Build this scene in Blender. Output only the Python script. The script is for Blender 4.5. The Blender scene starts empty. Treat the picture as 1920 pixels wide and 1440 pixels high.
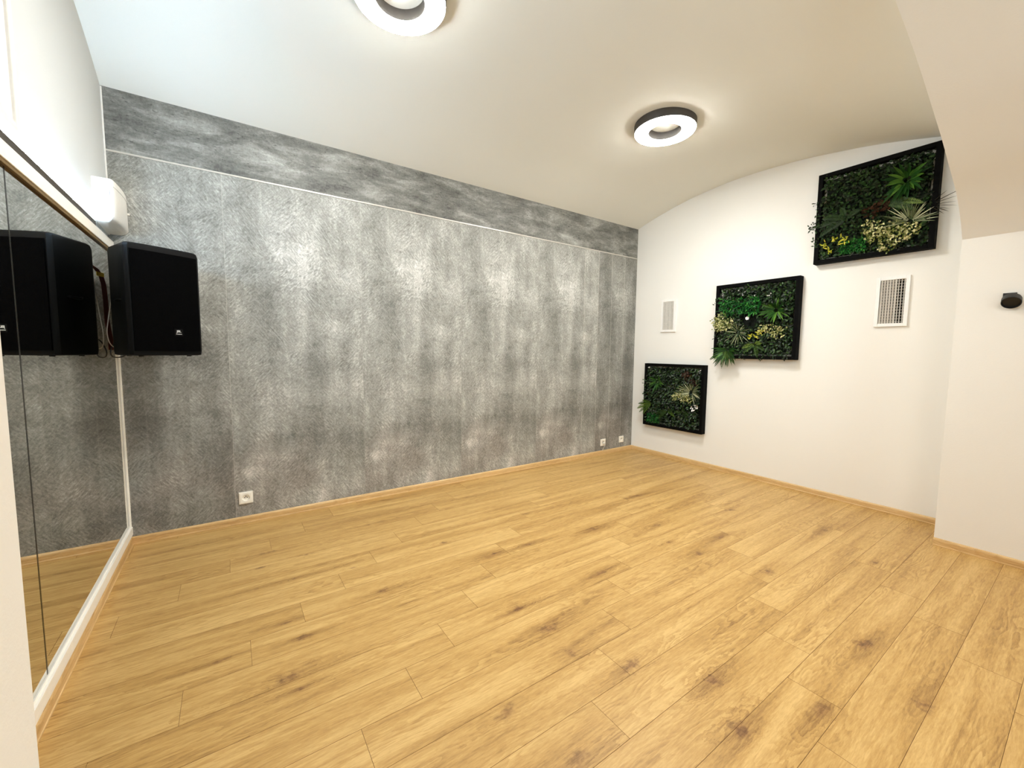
import bpy, bmesh, math, random
import numpy as np
from mathutils import Vector, Matrix

random.seed(7)
rng = np.random.default_rng(11)
U = 1.4                                   # metres per survey unit (camera height = 1)
L, H, G = 3.8485, 2.2109, 1.9245          # room length, grey wall height, groove height (survey units)
XP, YP, ZS = 3.4846, -2.2902, 1.5729      # arch: right jamb x, arch plane y, springing height
XJ = 0.308                                # arch: left jamb x
YB = -3.75                                # rear wall of the passage under the arch
sc = bpy.context.scene

def W(x, y, z):
    return Vector((x * U, y * U, z * U))

# ---------------------------------------------------------------- camera
cam_d = bpy.data.cameras.new('camera')
cam_d.sensor_width = 36.0
cam_d.lens = 36.0 * 770.98 / 1920.0
cam_d.clip_start = 0.02
cam = bpy.data.objects.new('camera', cam_d)
sc.collection.objects.link(cam)
yaw, pitch, roll = math.radians(34.56542), math.radians(-4.64261), math.radians(0.55705)
f = Vector((math.sin(yaw) * math.cos(pitch), math.cos(yaw) * math.cos(pitch), math.sin(pitch)))
r = f.cross(Vector((0, 0, 1))).normalized()
u = r.cross(f)
cr, sr = math.cos(roll), math.sin(roll)
r2, u2 = cr * r + sr * u, -sr * r + cr * u
cam.matrix_world = Matrix(((r2.x, u2.x, -f.x, 0.44523 * U), (r2.y, u2.y, -f.y, -2.75289 * U),
                           (r2.z, u2.z, -f.z, U), (0, 0, 0, 1)))
sc.camera = cam

# ---------------------------------------------------------------- world, lamps, exposure
world = bpy.data.worlds.new('world')
sc.world = world
world.use_nodes = True
bg = world.node_tree.nodes['Background']
bg.inputs[0].default_value = (0.84, 0.94, 1.0, 1)
bg.inputs[1].default_value = 4.8

RING_E = 116.0          # ring lamps
STRIP_E = 290.0         # light strip on the mirror ledge
def area(name, loc, size, power, col, rot=(0, 0, 0), size_y=None):
    l = bpy.data.lights.new(name, 'AREA')
    l.energy, l.size, l.color = power, size, col
    l.shape = 'DISK'
    if size_y:
        l.shape = 'RECTANGLE'; l.size_y = size_y
    o = bpy.data.objects.new(name, l)
    sc.collection.objects.link(o)
    o.location, o.rotation_euler = loc, rot
    return o
# fill daylight: sky through an unseen glazed opening added behind the photographer (a sampling portal fills it)
FWX0, FWX1, FWZ0, FWZ1 = 1.12, 2.68, 0.52, 1.98
portal = area('sky_portal', W((FWX0 + FWX1) / 2, YB - 0.10, (FWZ0 + FWZ1) / 2), (FWX1 - FWX0) * U, 1.0, (1, 1, 1), (math.radians(-90), 0, math.radians(180)), (FWZ1 - FWZ0) * U)
portal.data.cycles.is_portal = True

vs = sc.view_settings
vs.view_transform = 'Standard'
vs.look = 'None'
vs.gamma = 1.0
vs.use_curve_mapping = False
vs.exposure = 0.17
sc.cycles.max_bounces = 10
sc.cycles.diffuse_bounces = 7
sc.cycles.glossy_bounces = 5
sc.cycles.transmission_bounces = 5
sc.cycles.caustics_reflective = False
sc.cycles.caustics_refractive = False
sc.cycles.sample_clamp_indirect = 6.0

# ---------------------------------------------------------------- helpers
def srgb(r, g, b):
    c = lambda v: (v / 255 / 12.92) if v / 255 <= 0.04045 else ((v / 255 + 0.055) / 1.055) ** 2.4
    return (c(r), c(g), c(b), 1)

class NT:
    """small node-graph builder"""
    def __init__(s, name):
        s.m = bpy.data.materials.new(name)
        s.m.use_nodes = True
        s.t = s.m.node_tree
        s.b = s.t.nodes['Principled BSDF']
    def n(s, typ, **kw):
        nd = s.t.nodes.new(typ)
        for k, v in kw.items():
            if k.startswith('i_'):
                key = k[2:]
                nd.inputs[int(key) if key.isdigit() else key].default_value = v
            else:
                setattr(nd, k, v)
        return nd
    def l(s, a, b):
        s.t.links.new(a, b)
    def math(s, op, a, b=None, c=None, clamp=False):
        nd = s.n('ShaderNodeMath', operation=op, use_clamp=clamp)
        for i, v in enumerate((a, b, c)):
            if v is None: continue
            if isinstance(v, (int, float)): nd.inputs[i].default_value = v
            else: s.l(v, nd.inputs[i])
        return nd.outputs[0]
    def comb(s, x, y, z):
        nd = s.n('ShaderNodeCombineXYZ')
        for i, v in enumerate((x, y, z)):
            if isinstance(v, (int, float)): nd.inputs[i].default_value = v
            else: s.l(v, nd.inputs[i])
        return nd.outputs[0]
    def noise(s, vec, scale, detail=4, rough=0.55, dist=0.0):
        nd = s.n('ShaderNodeTexNoise')
        nd.inputs['Scale'].default_value = scale
        nd.inputs['Detail'].default_value = detail
        nd.inputs['Roughness'].default_value = rough
        nd.inputs['Distortion'].default_value = dist
        s.l(vec, nd.inputs['Vector'])
        return nd.outputs[0]
    def ramp(s, fac, stops, interp='LINEAR'):
        nd = s.n('ShaderNodeValToRGB')
        cr = nd.color_ramp
        cr.interpolation = interp
        while len(cr.elements) < len(stops): cr.elements.new(0.5)
        for e, (p, c) in zip(cr.elements, stops):
            e.position = p
            e.color = c if len(c) == 4 else (*c, 1)
        s.l(fac, nd.inputs[0])
        return nd.outputs[0]
    def mapr(s, v, a, b, c, d, smooth=False):
        nd = s.n('ShaderNodeMapRange')
        if smooth: nd.interpolation_type = 'SMOOTHSTEP'
        s.l(v, nd.inputs[0])
        for i, x in enumerate((a, b, c, d)): nd.inputs[i + 1].default_value = x
        return nd.outputs[0]
    def mix(s, fac, a, b, blend='MIX'):
        nd = s.n('ShaderNodeMix', data_type='RGBA', blend_type=blend)
        for sock, v in ((nd.inputs[0], fac), (nd.inputs[6], a), (nd.inputs[7], b)):
            if isinstance(v, (int, float)): sock.default_value = v
            elif isinstance(v, tuple): sock.default_value = v
            else: s.l(v, sock)
        return nd.outputs[2]
    def bump(s, h, strength, dist=0.01):
        nd = s.n('ShaderNodeBump')
        nd.inputs['Strength'].default_value = strength
        nd.inputs['Distance'].default_value = dist
        s.l(h, nd.inputs['Height'])
        s.l(nd.outputs[0], s.b.inputs['Normal'])
    def base(s, c, rough=0.5, metal=0.0, spec=0.5):
        if isinstance(c, tuple): s.b.inputs['Base Color'].default_value = c
        else: s.l(c, s.b.inputs['Base Color'])
        s.b.inputs['Roughness'].default_value = rough
        s.b.inputs['Metallic'].default_value = metal
        s.b.inputs['Specular IOR Level'].default_value = spec
        return s.m
    def pos(s):
        g = s.n('ShaderNodeNewGeometry')
        x = s.n('ShaderNodeSeparateXYZ')
        s.l(g.outputs['Position'], x.inputs[0])
        return g.outputs['Position'], x.outputs[0], x.outputs[1], x.outputs[2]
    def obj(s):
        return s.n('ShaderNodeTexCoord').outputs['Object']

def plain(name, c, rough=0.5, metal=0.0, spec=0.5, var=0.06, scale=40):
    """plain paint / plastic with faint procedural mottling"""
    t = NT(name)
    n = t.noise(t.obj(), scale, 3)
    lo = tuple(v * (1 - var) for v in c[:3]) + (1,)
    hi = tuple(min(1, v * (1 + var)) for v in c[:3]) + (1,)
    return t.base(t.ramp(n, [(0.3, lo), (0.7, hi)]), rough, metal, spec)

def emit(name, col, strength):
    t = NT(name)
    t.b.inputs['Base Color'].default_value = (0.9, 0.9, 0.9, 1)
    t.b.inputs['Emission Color'].default_value = (*col, 1)
    t.b.inputs['Emission Strength'].default_value = strength
    return t.m

def link(name, bm_or_mesh, mat, parent=None, smooth=False):
    if isinstance(bm_or_mesh, bmesh.types.BMesh):
        me = bpy.data.meshes.new(name)
        bmesh.ops.recalc_face_normals(bm_or_mesh, faces=bm_or_mesh.faces)
        bm_or_mesh.to_mesh(me); bm_or_mesh.free()
    else:
        me = bm_or_mesh
    mats = mat if isinstance(mat, (list, tuple)) else [mat]
    for m in mats: me.materials.append(m)
    if smooth:
        for p in me.polygons: p.use_smooth = True
    o = bpy.data.objects.new(name, me)
    sc.collection.objects.link(o)
    if parent: o.parent = parent
    return o

def tag(o, label, cat, group=None):
    o['label'] = label; o['category'] = cat
    if group: o['group'] = group
    return o

def thing(name, label, cat, loc=(0, 0, 0), group=None):
    o = bpy.data.objects.new(name, None)
    o.empty_display_size = 0.1
    sc.collection.objects.link(o)
    o.location = loc
    return tag(o, label, cat, group)

def struct(name, bm, mat, smooth=False, parent=None):
    o = link(name, bm, mat, parent, smooth)
    o['kind'] = 'structure'
    return o

def box(bm, a, b, bevel=0.0, seg=2, mi=0):
    """axis-aligned box between corners a and b (metres)"""
    lo = [min(a[i], b[i]) for i in range(3)]; hi = [max(a[i], b[i]) for i in range(3)]
    vs_ = [bm.verts.new((x, y, z)) for x in (lo[0], hi[0]) for y in (lo[1], hi[1]) for z in (lo[2], hi[2])]
    fs = []
    for idx in ((0, 1, 3, 2), (4, 6, 7, 5), (0, 4, 5, 1), (2, 3, 7, 6), (0, 2, 6, 4), (1, 5, 7, 3)):
        fc = bm.faces.new([vs_[i] for i in idx]); fc.material_index = mi; fs.append(fc)
    if bevel:
        es = list({e for fc in fs for e in fc.edges})
        bmesh.ops.bevel(bm, geom=es, offset=bevel, segments=seg, affect='EDGES', profile=0.5, clamp_overlap=True)

def prism(bm, pts, axis, a, b, mi=0):
    """extrude a closed 2-D outline along an axis between a and b"""
    def put(p, t):
        return {'x': (t, p[0], p[1]), 'y': (p[0], t, p[1]), 'z': (p[0], p[1], t)}[axis]
    A = [bm.verts.new(put(p, a)) for p in pts]
    B = [bm.verts.new(put(p, b)) for p in pts]
    n = len(pts)
    fs = [bm.faces.new(A), bm.faces.new(B[::-1])]
    for i in range(n):
        fs.append(bm.faces.new((A[i], B[i], B[(i + 1) % n], A[(i + 1) % n])))
    for fc in fs: fc.material_index = mi
    return fs

def lathe(bm, prof, n=48, frame=None):
    """revolve (radius, height) profile about local z; frame = 4x4 placing it"""
    M = frame or Matrix.Identity(4)
    rings = []
    for rr, zz in prof:
        if rr < 1e-6: rings.append([bm.verts.new(M @ Vector((0, 0, zz)))])
        else: rings.append([bm.verts.new(M @ Vector((rr * math.cos(2 * math.pi * k / n), rr * math.sin(2 * math.pi * k / n), zz))) for k in range(n)])
    for A, B in zip(rings, rings[1:]):
        for k in range(n):
            k2 = (k + 1) % n
            if len(A) == 1 and len(B) == 1: continue
            if len(A) == 1: bm.faces.new((A[0], B[k], B[k2]))
            elif len(B) == 1: bm.faces.new((A[k], A[k2], B[0]))
            else: bm.faces.new((A[k], A[k2], B[k2], B[k]))

def tube(bm, pts, rad, n=10, sub=6):
    """round cord through points (Catmull-Rom)"""
    P = [Vector(p) for p in pts]
    Q = [P[0] * 2 - P[1]] + P + [P[-1] * 2 - P[-2]]
    path = []
    for i in range(1, len(Q) - 2):
        for k in range(sub):
            t = k / sub
            a, b, c, d = Q[i - 1], Q[i], Q[i + 1], Q[i + 2]
            path.append(0.5 * ((2 * b) + (c - a) * t + (2 * a - 5 * b + 4 * c - d) * t * t + (3 * b - a - 3 * c + d) * t ** 3))
    path.append(P[-1])
    up = Vector((0.3, 0.5, 0.81)).normalized()
    rings = []
    for i, p in enumerate(path):
        t = (path[min(i + 1, len(path) - 1)] - path[max(i - 1, 0)]).normalized()
        s = t.cross(up)
        if s.length < 1e-3: s = t.cross(Vector((1, 0, 0)))
        s.normalize(); v = t.cross(s)
        rings.append([bm.verts.new(p + rad * (math.cos(2 * math.pi * k / n) * s + math.sin(2 * math.pi * k / n) * v)) for k in range(n)])
    for A, B in zip(rings, rings[1:]):
        for k in range(n):
            bm.faces.new((A[k], A[(k + 1) % n], B[(k + 1) % n], B[k]))
    bm.faces.new(rings[0]); bm.faces.new(rings[-1][::-1])

# ---------------------------------------------------------------- materials of the shell
def plaster(name, c, bump=0.12, scale=120):
    t = NT(name)
    p, x, y, z = t.pos()
    big = t.noise(p, 1.1, 3)
    fine = t.noise(p, scale, 5, 0.65)
    c1 = tuple(v * 0.985 for v in c[:3]) + (1,)
    m = t.base(t.ramp(big, [(0.3, c1), (0.7, c)]), 0.75, 0, 0.25)
    t.bump(fine, bump, 0.004)
    return m
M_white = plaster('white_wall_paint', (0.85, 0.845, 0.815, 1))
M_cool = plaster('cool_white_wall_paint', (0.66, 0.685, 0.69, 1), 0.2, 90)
M_ceil = plaster('ceiling_paint', (0.82, 0.825, 0.775, 1), 0.10, 60)
M_arch = plaster('arch_paint', (0.80, 0.785, 0.745, 1), 0.16, 90)

def concrete():
    """printed concrete-look panels: a one-metre print repeats along the wall, seams every quarter metre"""
    t = NT('concrete_look_panels')
    p, x, y, z = t.pos()
    x0 = 0.448 * U
    pw = 0.1790 * U
    xs = t.math('SUBTRACT', x, x0)
    ur = t.math('MODULO', t.math('ADD', xs, 20 * 4 * pw), 4 * pw)
    isleft = t.math('LESS_THAN', xs, 0.0)
    uu = t.math('ADD', ur, t.math('MULTIPLY', isleft, 7.3))
    panel = t.math('FLOOR', t.math('DIVIDE', xs, pw))
    vec = t.comb(uu, 0.0, z)
    blot = t.noise(vec, 2.6, 8, 0.66, 0.2)
    strk = t.noise(t.comb(t.math('MULTIPLY', uu, 9.0), 0.0, t.math('MULTIPLY', z, 0.85)), 1.0, 4, 0.6, 0.3)
    # diagonal trowel scratches
    rot = t.n('ShaderNodeVectorRotate', rotation_type='Y_AXIS'); rot.inputs['Angle'].default_value = 0.65
    t.l(vec, rot.inputs['Vector'])
    mp = t.n('ShaderNodeMapping'); mp.inputs['Scale'].default_value = (95, 1, 20)
    t.l(rot.outputs[0], mp.inputs['Vector'])
    scr = t.noise(mp.outputs[0], 1.0, 5, 0.72, 0.35)
    rot2 = t.n('ShaderNodeVectorRotate', rotation_type='Y_AXIS'); rot2.inputs['Angle'].default_value = -0.75
    t.l(vec, rot2.inputs['Vector'])
    mp2 = t.n('ShaderNodeMapping'); mp2.inputs['Scale'].default_value = (88, 1, 24)
    t.l(rot2.outputs[0], mp2.inputs['Vector'])
    scr2 = t.noise(mp2.outputs[0], 1.0, 5, 0.72, 0.35)
    sel = t.mapr(t.noise(vec, 3.7, 2), 0.4, 0.6, 0, 1)
    scr = t.math('ADD', t.math('MULTIPLY', scr, sel), t.math('MULTIPLY', scr2, t.math('SUBTRACT', 1.0, sel)))
    fine = t.noise(vec, 62, 5, 0.8)
    # the print is lighter above mid height, greyer and rosier below
    zz = t.math('ADD', z, t.math('MULTIPLY', t.math('SUBTRACT', blot, 0.5), 0.5))
    lift = t.mapr(zz, 0.75 * U, 1.55 * U, 0.035, 0.055, True)
    v = t.math('ADD', t.math('MULTIPLY', t.math('SUBTRACT', blot, 0.5), 1.05), 0.51)
    v = t.math('ADD', v, t.math('MULTIPLY', t.math('SUBTRACT', strk, 0.5), 0.42))
    v = t.math('ADD', v, t.math('MULTIPLY', t.math('SUBTRACT', scr, 0.5), 1.2))
    v = t.math('ADD', v, t.math('MULTIPLY', t.math('SUBTRACT', fine, 0.5), 0.9))
    v = t.math('ADD', v, lift)
    v = t.math('SUBTRACT', v, t.math('MULTIPLY', isleft, 0.06))
    v = t.math('SUBTRACT', v, t.math('MULTIPLY', t.math('GREATER_THAN', panel, 15.5), 0.09))
    # pale trowel patches (one of each per print)
    for (px, pz, rx, rz, amp) in ((0.10, 0.40, 0.07, 0.05, 0.24), (0.76, 1.60, 0.10, 0.09, 0.16), (0.50, 2.15, 0.20, 0.30, 0.12), (0.62, 0.42, 0.10, 0.05, 0.12),
                                  (0.55, 0.95, 0.12, 0.40, -0.13), (0.93, 0.55, 0.10, 0.25, -0.13), (0.30, 0.62, 0.12, 0.10, -0.08)):
        dx = t.math('DIVIDE', t.math('SUBTRACT', ur, px), rx)
        dz = t.math('DIVIDE', t.math('SUBTRACT', z, pz), rz)
        d = t.math('ADD', t.math('MULTIPLY', dx, dx), t.math('MULTIPLY', dz, dz))
        w = t.math('MULTIPLY', t.math('EXPONENT', t.math('MULTIPLY', d, -1.0)), amp)
        v = t.math('ADD', v, t.math('MULTIPLY', w, t.mapr(scr, 0.3, 0.65, 0.4, 1.3)))
    # the upper band: horizontal, darker, pitted
    band = t.math('GREATER_THAN', z, G * U)
    mpb = t.n('ShaderNodeMapping'); mpb.inputs['Scale'].default_value = (1.7, 1, 5.0)
    t.l(p, mpb.inputs['Vector'])
    b1 = t.noise(mpb.outputs[0], 1.5, 6, 0.66, 0.4)
    b2 = t.noise(mpb.outputs[0], 11.0, 4, 0.7)
    pit = t.mapr(t.noise(mpb.outputs[0], 17.0, 2, 0.5, 0.5), 0.30, 0.37, -0.25, 0.0)
    vb = t.math('ADD', t.math('MULTIPLY', t.math('SUBTRACT', b1, 0.5), 1.7), 0.36)
    vb = t.math('ADD', vb, t.math('MULTIPLY', t.math('SUBTRACT', b2, 0.5), 0.45))
    vb = t.math('ADD', vb, t.math('MULTIPLY', t.math('SUBTRACT', t.noise(p, 62, 5, 0.8), 0.5), 0.7))
    vb = t.math('ADD', vb, pit)
    val = t.math('ADD', t.math('MULTIPLY', v, t.math('SUBTRACT', 1.0, band)), t.math('MULTIPLY', vb, band))
    grey = t.ramp(val, [(0.0, srgb(70, 70, 67)), (0.35, srgb(118, 118, 113)), (0.62, srgb(155, 155, 150)), (1.0, srgb(216, 216, 212))])
    rosy = t.mapr(t.noise(t.comb(uu, 3.0, z), 1.7, 2), 0.42, 0.62, 0.0, 1.0)
    low = t.math('MULTIPLY', t.mapr(z, 0.9 * U, 0.3 * U, 0.0, 0.5), t.math('MULTIPLY', rosy, t.math('SUBTRACT', 1.0, band)))
    col = t.mix(low, grey, (0.98, 0.86, 0.84, 1), 'MULTIPLY')
    # seams
    fr = t.math('FRACT', t.math('ADD', t.math('DIVIDE', xs, pw), 40.0))
    d = t.math('MULTIPLY', t.math('MINIMUM', fr, t.math('SUBTRACT', 1.0, fr)), pw)
    rnd = t.n('ShaderNodeTexWhiteNoise', noise_dimensions='1D')
    t.l(t.math('FLOOR', t.math('ADD', t.math('DIVIDE', xs, pw), 40.5)), rnd.inputs['W'])
    far = t.mapr(x, 3.05 * U, 3.12 * U, 0.10, 0.75)
    str_ = t.math('MAXIMUM', far, t.math('MULTIPLY', t.math('LESS_THAN', t.math('ABSOLUTE', xs), 0.02), 0.35))
    line = t.math('MULTIPLY', t.math('LESS_THAN', d, 0.0022), t.math('SUBTRACT', 1.0, band))
    brk = t.mapr(t.noise(t.comb(panel, 0.0, z), 2.0, 2), 0.35, 0.65, 0.35, 1.0)
    col = t.mix(t.math('MULTIPLY', t.math('MULTIPLY', line, str_), brk), col, srgb(214, 208, 198))
    # each board's own shade
    rnd2 = t.n('ShaderNodeTexWhiteNoise', noise_dimensions='1D')
    t.l(panel, rnd2.inputs['W'])
    sh = t.math('ADD', 1.0, t.math('MULTIPLY', t.math('SUBTRACT', rnd2.outputs[0], 0.5), t.math('MULTIPLY', far, 0.22)))
    mul = t.n('ShaderNodeVectorMath', operation='SCALE')
    t.l(col, mul.inputs[0]); t.l(sh, mul.inputs['Scale'])
    m = t.base(mul.outputs[0], 0.55, 0, 0.35)
    t.bump(scr, 0.08, 0.002)
    return m
M_conc = concrete()

# ---------------------------------------------------------------- oak laminate floor
PL, PWD, Y0 = 0.9105, 0.1385, -0.040
KNOTS = [  # x, y (survey units), half length, half width, strength
 (.624, -1.234, .040, .020, .8), (.565, -1.401, .050, .028, .9), (.938, -1.106, .045, .020, 1.), (.579, -1.113, .035, .012, .7),
 (1.336, -1.512, .028, .022, 1.), (1.801, -1.509, .030, .022, 1.), (1.364, -1.672, .050, .035, .8), (1.352, -1.804, .034, .030, .9),
 (1.628, -2.131, .034, .030, 1.1), (1.53, -2.268, .040, .034, 1.1), (1.472, -1.955, .055, .030, .9), (2.34, -1.658, .045, .028, .8),
 (2.448, -1.932, .060, .030, .8), (2.323, -1.504, .018, .016, 1.), (1.48, -1.103, .030, .018, 1.), (1.689, -1.108, .028, .016, .8),
 (.662, -.806, .060, .012, .8), (.574, -.474, .060, .012, .6), (.382, -1.205, .050, .012, .8), (2.217, -2.341, .055, .034, .9),
 (2.969, -2.18, .014, .012, 1.), (.585, -1.467, .030, .012, .9), (1.044, -1.873, .045, .026, .7), (1.33, -.857, .045, .016, .8),
 (.875, -.852, .030, .012, .5), (2.10, -1.16, .030, .020, 1.), (2.45, -1.33, .040, .022, .9), (2.62, -1.62, .030, .020, 1.),
 (1.90, -.78, .045, .014, .8), (2.75, -.95, .040, .020, .7), (3.05, -1.45, .040, .024, .8), (3.2, -1.9, .03, .02, .6), (2.2, -.62, .05, .014, .7),
 (1.78, -2.36, .050, .025, .7), (2.05, -2.52, .045, .028, .8), (1.12, -2.08, .05, .028, .6), (.52, -.62, .05, .012, .7), (.72, -.60, .05, .012, .7)]

def oak(name, knots, use_plank=True, light=srgb(209, 174, 113), mid=srgb(183, 145, 85), dark=srgb(133, 97, 53)):
    t = NT(name)
    p, x, y, z = t.pos()
    if use_plank:
        at = t.n('ShaderNodeAttribute', attribute_name='plank')
        sp = t.n('ShaderNodeSeparateColor'); t.l(at.outputs['Color'], sp.inputs[0])
        ra, rb, rc = sp.outputs
        gx = t.math('ADD', x, t.math('MULTIPLY', ra, 37.0))
        gy = t.math('ADD', y, t.math('MULTIPLY', rb, 23.0))
    else:
        gx, gy, rc = t.math('ADD', x, y), z, None
    kn, halo = None, None
    wob = t.noise(p, 26, 3, 0.6)
    wob = t.math('SUBTRACT', wob, 0.5)
    for (kx, ky, rx, ry, st) in knots:
        dx = t.math('DIVIDE', t.math('SUBTRACT', x, kx * U), rx * U)
        dy = t.math('DIVIDE', t.math('SUBTRACT', y, ky * U), ry * U)
        d = t.math('SQRT', t.math('ADD', t.math('MULTIPLY', dx, dx), t.math('MULTIPLY', dy, dy)))
        d = t.math('ADD', d, t.math('MULTIPLY', wob, 2.0))
        k = t.mapr(d, 0.95, 0.0, 0.0, st, True)
        h = t.mapr(t.math('ADD', d, t.math('MULTIPLY', t.math('SUBTRACT', t.math('ABSOLUTE', dy), t.math('MULTIPLY', t.math('ABSOLUTE', dx), 0.55)), 0.9)), 3.4, 0.2, 0.0, st, True)
        kn = k if kn is None else t.math('MAXIMUM', kn, k)
        halo = h if halo is None else t.math('MAXIMUM', halo, h)
    # cathedral figure: growth-ring bands bent by slow noise and by knots
    slow = t.noise(t.comb(t.math('MULTIPLY', gx, 1.3), t.math('MULTIPLY', gy, 7.0), 0.0), 1.0, 3, 0.5, 0.3)
    ring = t.math('ADD', t.math('MULTIPLY', gy, 26.0), t.math('MULTIPLY', slow, 14.0))
    fx = t.noise(t.comb(t.math('MULTIPLY', gx, 5.0), t.math('MULTIPLY', gy, 26.0), 2.0), 1.0, 3, 0.6)
    ring = t.math('ADD', ring, t.math('MULTIPLY', fx, 2.0))
    if halo is not None: ring = t.math('ADD', ring, t.math('MULTIPLY', halo, 3.2))
    fig = t.math('FRACT', ring)
    fig = t.mapr(fig, 0.0, 0.82, 0.0, 1.0, True)
    brd = t.noise(t.comb(t.math('MULTIPLY', gx, 0.75), t.math('MULTIPLY', gy, 11.0), 5.0), 1.0, 6, 0.70, 0.3)
    fib = t.noise(t.comb(t.math('MULTIPLY', gx, 16.0), t.math('MULTIPLY', gy, 130.0), 1.0), 1.0, 6, 0.75)
    amp = t.mapr(t.noise(t.comb(t.math('MULTIPLY', gx, 1.6), t.math('MULTIPLY', gy, 6.0), 9.0), 1.0, 2), 0.42, 0.68, 0.03, 0.26)
    v = t.math('ADD', 0.56, t.math('MULTIPLY', t.math('SUBTRACT', brd, 0.5), 1.5))
    v = t.math('ADD', v, t.math('MULTIPLY', t.math('SUBTRACT', fig, 0.5), amp))
    v = t.math('ADD', v, t.math('MULTIPLY', t.math('SUBTRACT', fib, 0.5), 1.0))
    if rc is not None: v = t.math('ADD', v, t.math('MULTIPLY', t.math('SUBTRACT', rc, 0.5), 0.10))
    if halo is not None: v = t.math('SUBTRACT', v, t.math('MULTIPLY', halo, 0.26))
    col = t.ramp(v, [(0.10, dark), (0.48, mid), (0.85, light)])
    if kn is not None:
        kc = t.ramp(t.math('ADD', fib, t.math('MULTIPLY', wob, 1.2)), [(0.3, srgb(92, 60, 36)), (0.75, srgb(154, 112, 70))])
        col = t.mix(t.math('MINIMUM', t.math('MULTIPLY', kn, 0.95), 0.8), col, kc)
    m = t.base(col, 0.42, 0, 0.35)
    t.bump(t.math('ADD', fib, t.math('MULTIPLY', fig, 0.3)), 0.10, 0.0015)
    return m
M_oak = oak('oak_laminate', KNOTS)
M_skirt = oak('oak_skirting', [], False, srgb(220, 188, 138), srgb(202, 166, 112), srgb(168, 132, 84))
M_gap = plain('plank_gap', srgb(120, 84, 44), 0.8)

bm = bmesh.new()
lay = bm.loops.layers.float_color.new('plank')
fx0, fx1, fy1 = -0.02, L + 0.02, YB - 0.02
row = 0
k = -1
while True:
    ya, yb = Y0 - PWD * k, Y0 - PWD * (k + 1)
    if ya < fy1: break
    ya_, yb_ = min(ya, 0.02), max(yb, fy1)
    if yb_ < ya_:
        start = (0.9275 - 0.171 * k) % PL - PL
        while start < fx1:
            xa, xb = max(start, fx0), min(start + PL, fx1)
            if xb - xa > 0.002:
                g = 0.00048
                c = (random.random(), random.random(), random.random(), 1)
                top = [bm.verts.new(W(px, py, 0)) for px, py in ((xa + g, yb_ + g), (xb - g, yb_ + g), (xb - g, ya_ - g), (xa + g, ya_ - g))]
                bot = [bm.verts.new(W(px, py, -0.002)) for px, py in ((xa + g * .3, yb_ + g * .3), (xb - g * .3, yb_ + g * .3), (xb - g * .3, ya_ - g * .3), (xa + g * .3, ya_ - g * .3))]
                fc = bm.faces.new(top)
                for lp in fc.loops: lp[lay] = c
                for i in range(4):
                    q = bm.faces.new((bot[i], bot[(i + 1) % 4], top[(i + 1) % 4], top[i])); q.material_index = 1
                    for lp in q.loops: lp[lay] = c
            start += PL
    k += 1
box(bm, W(fx0, 0.02, -0.0015), W(fx1, fy1, -0.06), mi=1)
floor = struct('floor', bm, [M_oak, M_gap])

# ---------------------------------------------------------------- vaulted ceiling
def para(y, crown):
    d = y + 1.05
    return crown - (crown - H) * (d / 1.05) ** 2 * (1.0 if d > 0 else 0.80)
def ceil_z(x, y):
    a = min(max(x / L, 0), 1)
    s = a ** 0.6
    return para(y, 2.445 * (1 - s) + 2.384 * s)
bm = bmesh.new()
nx, ny = 40, 60
lower = [[bm.verts.new(W(-0.02 + (L + 0.04) * i / nx, 0.0 - 2.31 * j / ny, ceil_z(L * i / nx, -2.31 * j / ny)
          + 0.0022 * math.sin(i * 1.7 + j * .31) * math.sin(j * .23 + i * .4) * (1 if 0 < j < ny else 0))) for j in range(ny + 1)] for i in range(nx + 1)]
upper = [[bm.verts.new(v.co + Vector((0, 0, 0.18))) for v in rw] for rw in lower]
for i in range(nx):
    for j in range(ny):
        bm.faces.new((lower[i][j], lower[i][j + 1], lower[i + 1][j + 1], lower[i + 1][j]))
        bm.faces.new((upper[i][j], upper[i + 1][j], upper[i + 1][j + 1], upper[i][j + 1]))
for i in range(nx):
    for j in (0, ny):
        bm.faces.new((lower[i][j], lower[i + 1][j], upper[i + 1][j], upper[i][j]))
for j in range(ny):
    for i in (0, nx):
        bm.faces.new((lower[i][j], lower[i][j + 1], upper[i][j + 1], upper[i][j]))
ceiling = struct('ceiling', bm, M_ceil, True)
ceiling.data.set_sharp_from_angle(angle=math.radians(40))

# ---------------------------------------------------------------- walls
ZT = 2.62
bm = bmesh.new()
box(bm, W(-0.2, 0.0, -0.06), W(L + 0.16, 0.14, ZT))
struct('wall_back', bm, M_conc)
bm = bmesh.new()
box(bm, W(L, 0.0, -0.06), W(L + 0.16, YB, ZT))
struct('wall_right', bm, M_white)
# wall with the mirror: shallow step behind the mirror, window opening above it
WY0, WY1, WZ0, WZ1 = -1.075, -2.08, 1.575, 2.12
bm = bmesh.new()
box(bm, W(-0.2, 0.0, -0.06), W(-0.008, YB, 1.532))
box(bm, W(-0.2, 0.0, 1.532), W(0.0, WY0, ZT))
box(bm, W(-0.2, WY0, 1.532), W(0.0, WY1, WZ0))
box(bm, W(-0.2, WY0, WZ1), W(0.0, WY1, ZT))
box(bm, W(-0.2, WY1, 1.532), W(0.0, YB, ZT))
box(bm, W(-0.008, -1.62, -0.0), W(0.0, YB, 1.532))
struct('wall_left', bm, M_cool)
bm = bmesh.new()
box(bm, W(-0.2, YB, -0.06), W(FWX0, YB - 0.12, ZT))
box(bm, W(FWX1, YB, -0.06), W(L + 0.16, YB - 0.12, ZT))
box(bm, W(FWX0, YB, -0.06), W(FWX1, YB - 0.12, FWZ0))
box(bm, W(FWX0, YB, FWZ1), W(FWX1, YB - 0.12, ZT))
struct('wall_front', bm, M_white)

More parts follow.
